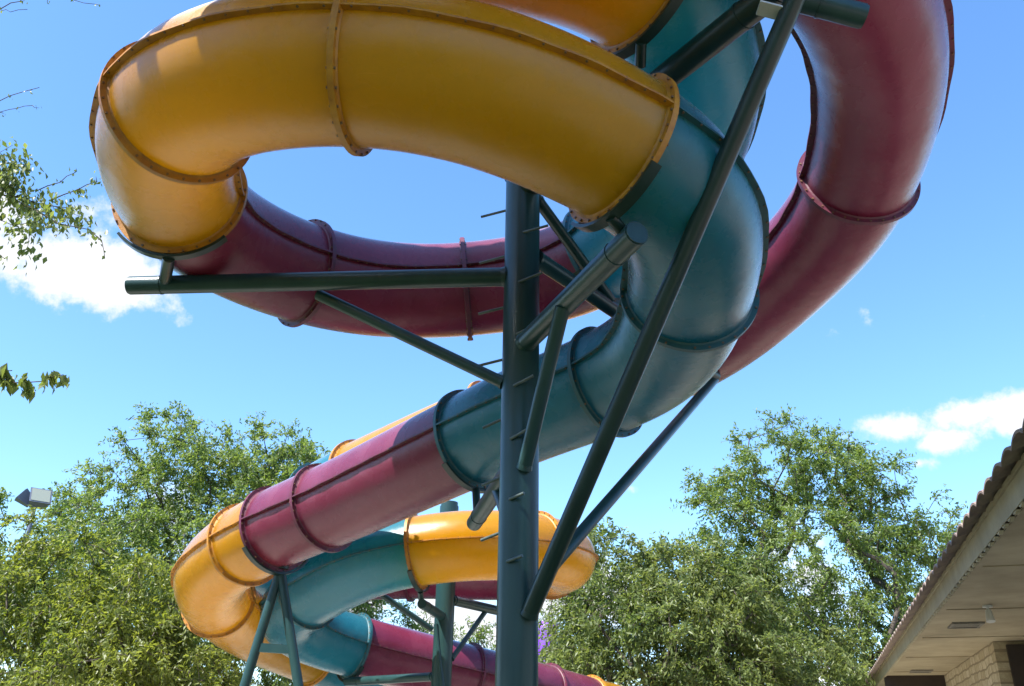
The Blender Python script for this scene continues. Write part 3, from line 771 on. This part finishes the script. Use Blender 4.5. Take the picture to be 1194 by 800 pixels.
simple_tree('green tree behind the rear pole, sky showing through its leaves', 470, 680, 27,
    [(430, 740, 27, 2.2, 2, 1.4), (520, 760, 27, 2.2, 2, 1.1), (370, 720, 27, 2.2, 2, 2.0), (600, 775, 28, 2.0, 2, 1.2), (480, 800, 27, 3.5, 2, 1.0)],
    170, 170, LF_A, 14, sparse=.35)
simple_tree('mid height bushy tree right of the thick pole', 760, 630, 20,
    [(715, 690, 20, 1.3, 1.3, 1.1), (790, 690, 20, 1.5, 1.4, 1.0), (850, 710, 20, 1.5, 1.4, 1.2), (760, 750, 19.5, 2.2, 1.8, 1.1), (860, 775, 20, 2.2, 1.8, 1.1), (690, 765, 20.5, 1.1, 1.2, .8)],
    320, 240, LF_C, 15)
simple_tree('tall airy tree between the bushy tree and the tiled building', 930, 480, 23,
    [(915, 545, 23, 1.5, 1.5, 1.35), (980, 560, 23, 1.5, 1.5, 1.2), (1030, 610, 23, 1.8, 1.6, 1.3), (870, 610, 23, 1.5, 1.5, 1.2), (950, 660, 22.5, 2.4, 2.0, 1.5), (1050, 680, 23, 1.4, 1.4, 1.4), (1000, 750, 23, 2.6, 2.0, 1.4), (835, 575, 23, .7, .8, .6), (900, 740, 23, 2.2, 2, 1.4), (1085, 625, 23, 1.0, 1.0, .9)],
    420, 230, LF_A, 16, sparse=.25)
simple_tree('thin tree close to the right of the thick pole with gaps of sky', 650, 700, 27,
    [(650, 720, 27, 1.3, 1.3, 1.0), (690, 770, 27, 1.3, 1.3, .9), (620, 790, 27, 1.5, 1.3, .6)], 70, 140, LF_C, 17, sparse=.5)

for i, (x, y, h, r) in enumerate([(-24, -9, 11, 4.5), (-16, -15, 12, 5), (-7, -17, 11, 5), (2, -18, 12, 5), (11, -17, 11, 5), (-22, 3, 10, 4)]):
    tree('tree', ['wide green tree standing far left behind the viewpoint', 'round green tree behind the viewpoint, second from the left', 'round green tree behind the viewpoint, left of centre', 'round green tree directly behind the viewpoint', 'round green tree behind the viewpoint, nearest the building', 'green tree beyond the left edge of the view'][i],
         (x, y, 0), [(x, y, h * .5 * k / 6) for k in range(7)], [((x, y, h * .62), (r, r * .8, h * .38)), ((x + 1.5, y + .5, h * .45), (r, r * .8, h * .33))],
         90, 60, LF_A, 40 + i, lsize=(.35, .55), group='trees around the viewpoint', spread=1.3, tr=.25)

# near tree whose branches hang in at the left edge
def near_tree():
    g = np.random.default_rng(5)
    root = empty('tree', (-6.2, 6.4, 0)); tag(root, 'near tree reaching leafy branches in at the upper left edge', 'tree')
    mb = MB(); tb = [(-6.2, 6.4, 0), (-6.15, 6.4, 1.5), (-6.25, 6.5, 3), (-6.1, 6.6, 4.4), (-6.2, 6.7, 5.8), (-6.1, 6.6, 7.2)]
    mb.tube(tb, [.2, .17, .15, .12, .09, .06], 14)
    part('trunk', root, lambda m2: (m2.v.extend(mb.v), m2.f.extend(mb.f), m2.m.extend(mb.m), m2.sm.extend(mb.sm)), BARK)
    mbb = MB(); Cs = []; Ds = []; Ls = []
    def leaves(p, d, n, size, sp):
        for _ in range(n):
            q = np.array(p) + g.normal(size=3) * sp; Cs.append(q + np.array([0, 0, -size * .4])); Ds.append(np.array([g.normal() * .5, g.normal() * .5, -1.]) + np.array(d) * .3); Ls.append(size * (.7 + .6 * g.random()))
    def spray(pix, Y, r0_, nl, size, sp, sub=0, start=None):
        nl = int(nl * 1.7); size *= 1.15
        P = [np.array(V3(at_y(x, y, Y))) for x, y in pix]
        if start is None and pix[0][0] <= -20: start = (-6.15, 6.55, min(7., P[0][2] - .25))
        if start is not None: P = [np.array(start)] + P
        # subdivide
        Q = []
        for a, b in zip(P[:-1], P[1:]):
            n = max(2, int(np.linalg.norm(b - a) / .12))
            for j in range(n): Q.append(a + (b - a) * j / n + g.normal(size=3) * .008)
        Q.append(P[-1])
        mbb.tube(Q, list(np.linspace(r0_, .003, len(Q))), 5)
        k0 = 0 if start is None else int(len(Q) * .35)
        for k in range(k0, len(Q)):
            d = Q[min(k + 1, len(Q) - 1)] - Q[max(k - 1, 0)]; d = d / (np.linalg.norm(d) + 1e-6)
            leaves(Q[k], d, nl, size, sp)
            if sub and k % 2 == 0:
                dd = d * .5 + g.normal(size=3) * .55; L_ = sub * (.5 + g.random()); e = Q[k] + dd * L_
                mbb.tube([Q[k], (Q[k] + e) / 2 + g.normal(size=3) * .01, e], [.004, .003, .002], 4)
                for s in (.4, .7, 1.): leaves(Q[k] + (e - Q[k]) * s, dd, max(1, nl), size, sp * .8)
    st = (-6.2, 6.6, 4.9)
    spray([(-60, 235), (-10, 222), (40, 236), (85, 243)], 6.6, .03, 15, .055, .085, .26, start=st)
    spray([(-40, 205), (-5, 215), (25, 238), (60, 250)], 6.5, .014, 14, .055, .08, .24)
    spray([(-40, 185), (-10, 195), (8, 200)], 6.5, .010, 12, .055, .07, .18)
    spray([(-30, 190), (0, 205), (30, 225)], 6.5, .012, 9, .055, .06, .15)
    spray([(60, 232), (90, 222), (113, 212)], 6.6, .006, 2, .045, .035, .06)
    spray([(40, 222), (70, 212), (86, 202)], 6.6, .005, 0, .04, .03, .05)
    spray([(40, 245), (70, 262), (105, 268)], 6.5, .008, 3, .05, .05, .14)
    spray([(-20, 250), (15, 262), (45, 258)], 6.3, .008, 5, .055, .06, .16)
    spray([(105, 268), (117, 280), (122, 300)], 6.5, .003, 1, .045, .02, 0)
    spray([(-20, 290), (0, 296), (6, 302)], 6.3, .004, 2, .06, .03, 0)
    spray([(-60, 430), (-20, 438), (20, 446), (48, 445), (74, 437)], 5.0, .008, 3, .062, .028, .05, start=(-6.1, 6.4, 3.4))
    spray([(-30, 428), (0, 434), (14, 432)], 5.0, .004, 2, .06, .02, .03)
    spray([(-50, 130), (0, 117), (25, 108), (46, 102)], 6.8, .008, 0, .03, .02, .05, start=(-6.1, 6.6, 6.2))
    spray([(0, 132), (20, 127), (38, 123)], 6.8, .003, 0, .03, .02, .03)
    spray([(-40, 22), (0, 9), (22, 0), (40, -20)], 6.8, .014, 0, .03, .02, .05)
    spray([(0, 12), (12, 13), (32, 11)], 6.8, .003, 0, .03, .02, .0)
    spray([(60, -10), (85, -1), (112, 5)], 6.8, .004, 0, .03, .02, .03)
    spray([(56, -20), (56, -6), (55, 3)], 6.8, .003, 1, .05, .01, 0)
    part('branches', root, lambda m2: (m2.v.extend(mbb.v), m2.f.extend(mbb.f), m2.m.extend(mbb.m), m2.sm.extend(mbb.sm)), BARK)
    L = np.array(Ls); me = leaf_mesh('foliage', np.array(Cs), np.array(Ds), L, L * .55, 3)
    o = link_mesh('foliage', me, LF_C, root); o.matrix_parent_inverse = Matrix.Translation(-root.location)
near_tree()

# ------------------------------------------------------------------ ground
def sheet(name, pts, z, m):
    me = bpy.data.meshes.new(name); me.from_pydata([(x, y, z) for x, y in pts], [], [tuple(range(len(pts)))]); me.update()
    return tag(link_mesh(name, me, m), kind='structure')
GRASS = plainmat('grass_ground', (.04, .065, .016), (.07, .08, .028), 1.2, .95, .6)
CONC = plainmat('pale_concrete', (.46, .43, .36), (.36, .34, .28), 1.6, .85)
sheet('ground', [(-1500, -1500), (1500, -1500), (1500, 1500), (-1500, 1500)], 0, GRASS)
sheet('paving', [(3.2, -14), (24, -14), (24, 23), (-9, 23), (-9, 7.6), (3.2, 7.6)], .004, CONC)

# ------------------------------------------------------------------ sky and sun
SUN_AZ, SUN_EL = R(229), R(55)      # azimuth clockwise from +Y
w = bpy.data.worlds.new('World'); sc.world = w; w.use_nodes = True
nt = w.node_tree; nt.nodes.clear()
out = nt.nodes.new('ShaderNodeOutputWorld'); bg = nt.nodes.new('ShaderNodeBackground'); nt.links.new(bg.outputs[0], out.inputs[0])
sky = nt.nodes.new('ShaderNodeTexSky'); sky.sky_type = 'NISHITA'; sky.sun_disc = False
sky.sun_elevation = SUN_EL; sky.sun_rotation = SUN_AZ; sky.altitude = 200; sky.air_density = 1.0; sky.dust_density = .5; sky.ozone_density = 3.5
SKY_S = .15
bg.inputs['Strength'].default_value = SKY_S
tcw = nt.nodes.new('ShaderNodeTexCoord').outputs['Generated']
nz = nt.nodes.new('ShaderNodeTexNoise'); nz.inputs['Scale'].default_value = 9; nz.inputs['Detail'].default_value = 8; nz.inputs['Roughness'].default_value = .62
nt.links.new(tcw, nz.inputs['Vector'])
clouds = [  # pixel x, y, half width, half height (radians), weight, edge softness
    (35, 298, .105, .052, 1.25), (95, 330, .055, .020, .75), (140, 290, .045, .022, .7), (10, 350, .03, .02, .7), (152, 376, .014, .010, .55), (0, 250, .06, .04, 1.0),
    (1045, 502, .046, .020, 1.12), (1098, 515, .036, .014, 1.1), (1138, 479, .056, .017, 1.25), (1185, 482, .045, .022, 1.3), (1070, 540, .022, .012, .85),
    (735, 570, .014, .008, .6), (640, 700, .10, .035, .8), (540, 735, .09, .04, .9), (900, 690, .09, .05, .75), (400, 720, .09, .05, .6), (180, 600, .08, .04, .6), (320, 560, .06, .03, .45)]
acc = None
for (x, y, a, b, wt) in clouds:
    c = ray(x, y); h = c.cross(Vector((0, 0, 1))).normalized(); v = h.cross(c)
    terms = []
    for ax, s in ((h, a), (v, b)):
        dn = nt.nodes.new('ShaderNodeVectorMath'); dn.operation = 'DOT_PRODUCT'; nt.links.new(tcw, dn.inputs[0]); dn.inputs[1].default_value = ax / s
        pw = nt.nodes.new('ShaderNodeMath'); pw.operation = 'MULTIPLY'; nt.links.new(dn.outputs['Value'], pw.inputs[0]); nt.links.new(dn.outputs['Value'], pw.inputs[1])
        terms.append(pw.outputs[0])
    ad = nt.nodes.new('ShaderNodeMath'); ad.operation = 'ADD'; nt.links.new(terms[0], ad.inputs[0]); nt.links.new(terms[1], ad.inputs[1])
    sq = nt.nodes.new('ShaderNodeMath'); sq.operation = 'SQRT'; nt.links.new(ad.outputs[0], sq.inputs[0])
    mr = nt.nodes.new('ShaderNodeMapRange'); nt.links.new(sq.outputs[0], mr.inputs[0]); mr.inputs[1].default_value = 0; mr.inputs[2].default_value = 1.9; mr.inputs[3].default_value = wt; mr.inputs[4].default_value = 0
    # same hemisphere only
    dd = nt.nodes.new('ShaderNodeVectorMath'); dd.operation = 'DOT_PRODUCT'; nt.links.new(tcw, dd.inputs[0]); dd.inputs[1].default_value = c
    gt = nt.nodes.new('ShaderNodeMath'); gt.operation = 'GREATER_THAN'; nt.links.new(dd.outputs['Value'], gt.inputs[0]); gt.inputs[1].default_value = 0
    mu = nt.nodes.new('ShaderNodeMath'); mu.operation = 'MULTIPLY'; nt.links.new(mr.outputs[0], mu.inputs[0]); nt.links.new(gt.outputs[0], mu.inputs[1])
    if acc is None: acc = mu.outputs[0]
    else:
        mx = nt.nodes.new('ShaderNodeMath'); mx.operation = 'MAXIMUM'; nt.links.new(acc, mx.inputs[0]); nt.links.new(mu.outputs[0], mx.inputs[1]); acc = mx.outputs[0]
# density = mask + noise - threshold
n2 = nt.nodes.new('ShaderNodeMath'); n2.operation = 'MULTIPLY_ADD'; nt.links.new(nz.outputs['Fac'], n2.inputs[0]); n2.inputs[1].default_value = 3.0; n2.inputs[2].default_value = -1.5
sm = nt.nodes.new('ShaderNodeMath'); sm.operation = 'ADD'; nt.links.new(acc, sm.inputs[0]); nt.links.new(n2.outputs[0], sm.inputs[1])
cl = nt.nodes.new('ShaderNodeMapRange'); cl.interpolation_type = 'SMOOTHSTEP'; nt.links.new(sm.outputs[0], cl.inputs[0]); cl.inputs[1].default_value = .45; cl.inputs[2].default_value = .85; cl.inputs[3].default_value = 0; cl.inputs[4].default_value = .96
mc = nt.nodes.new('ShaderNodeMix'); mc.data_type = 'RGBA'; nt.links.new(cl.outputs[0], mc.inputs[0]); nt.links.new(sky.outputs[0], mc.inputs[6])
k_ = .44 / SKY_S; mc.inputs[7].default_value = (k_, k_ * 1.0, k_ * 1.03, 1)
hsn = nt.nodes.new('ShaderNodeHueSaturation'); hsn.inputs['Saturation'].default_value = 1.15; hsn.inputs['Value'].default_value = 1.0
nt.links.new(sky.outputs[0], hsn.inputs['Color']); nt.links.new(hsn.outputs[0], mc.inputs[6])
nt.links.new(mc.outputs[2], bg.inputs['Color'])
sd = bpy.data.lights.new('sun', 'SUN'); sd.energy = 4.8; sd.angle = R(.53); sd.color = (1, .96, .9)
so = bpy.data.objects.new('sun', sd); COL.objects.link(so)
dirv = Vector((math.sin(SUN_AZ) * math.cos(SUN_EL), math.cos(SUN_AZ) * math.cos(SUN_EL), math.sin(SUN_EL)))
so.rotation_euler = dirv.to_track_quat('Z', 'Y').to_euler(); so.location = (0, 0, 30)

vs_ = sc.view_settings; vs_.view_transform = 'Standard'; vs_.look = 'None'; vs_.gamma = 1; vs_.exposure = 1.38; vs_.use_curve_mapping = False
sc.render.engine = 'CYCLES'; sc.cycles.max_bounces = 10; sc.cycles.diffuse_bounces = 7; sc.cycles.glossy_bounces = 3; sc.cycles.transmission_bounces = 6
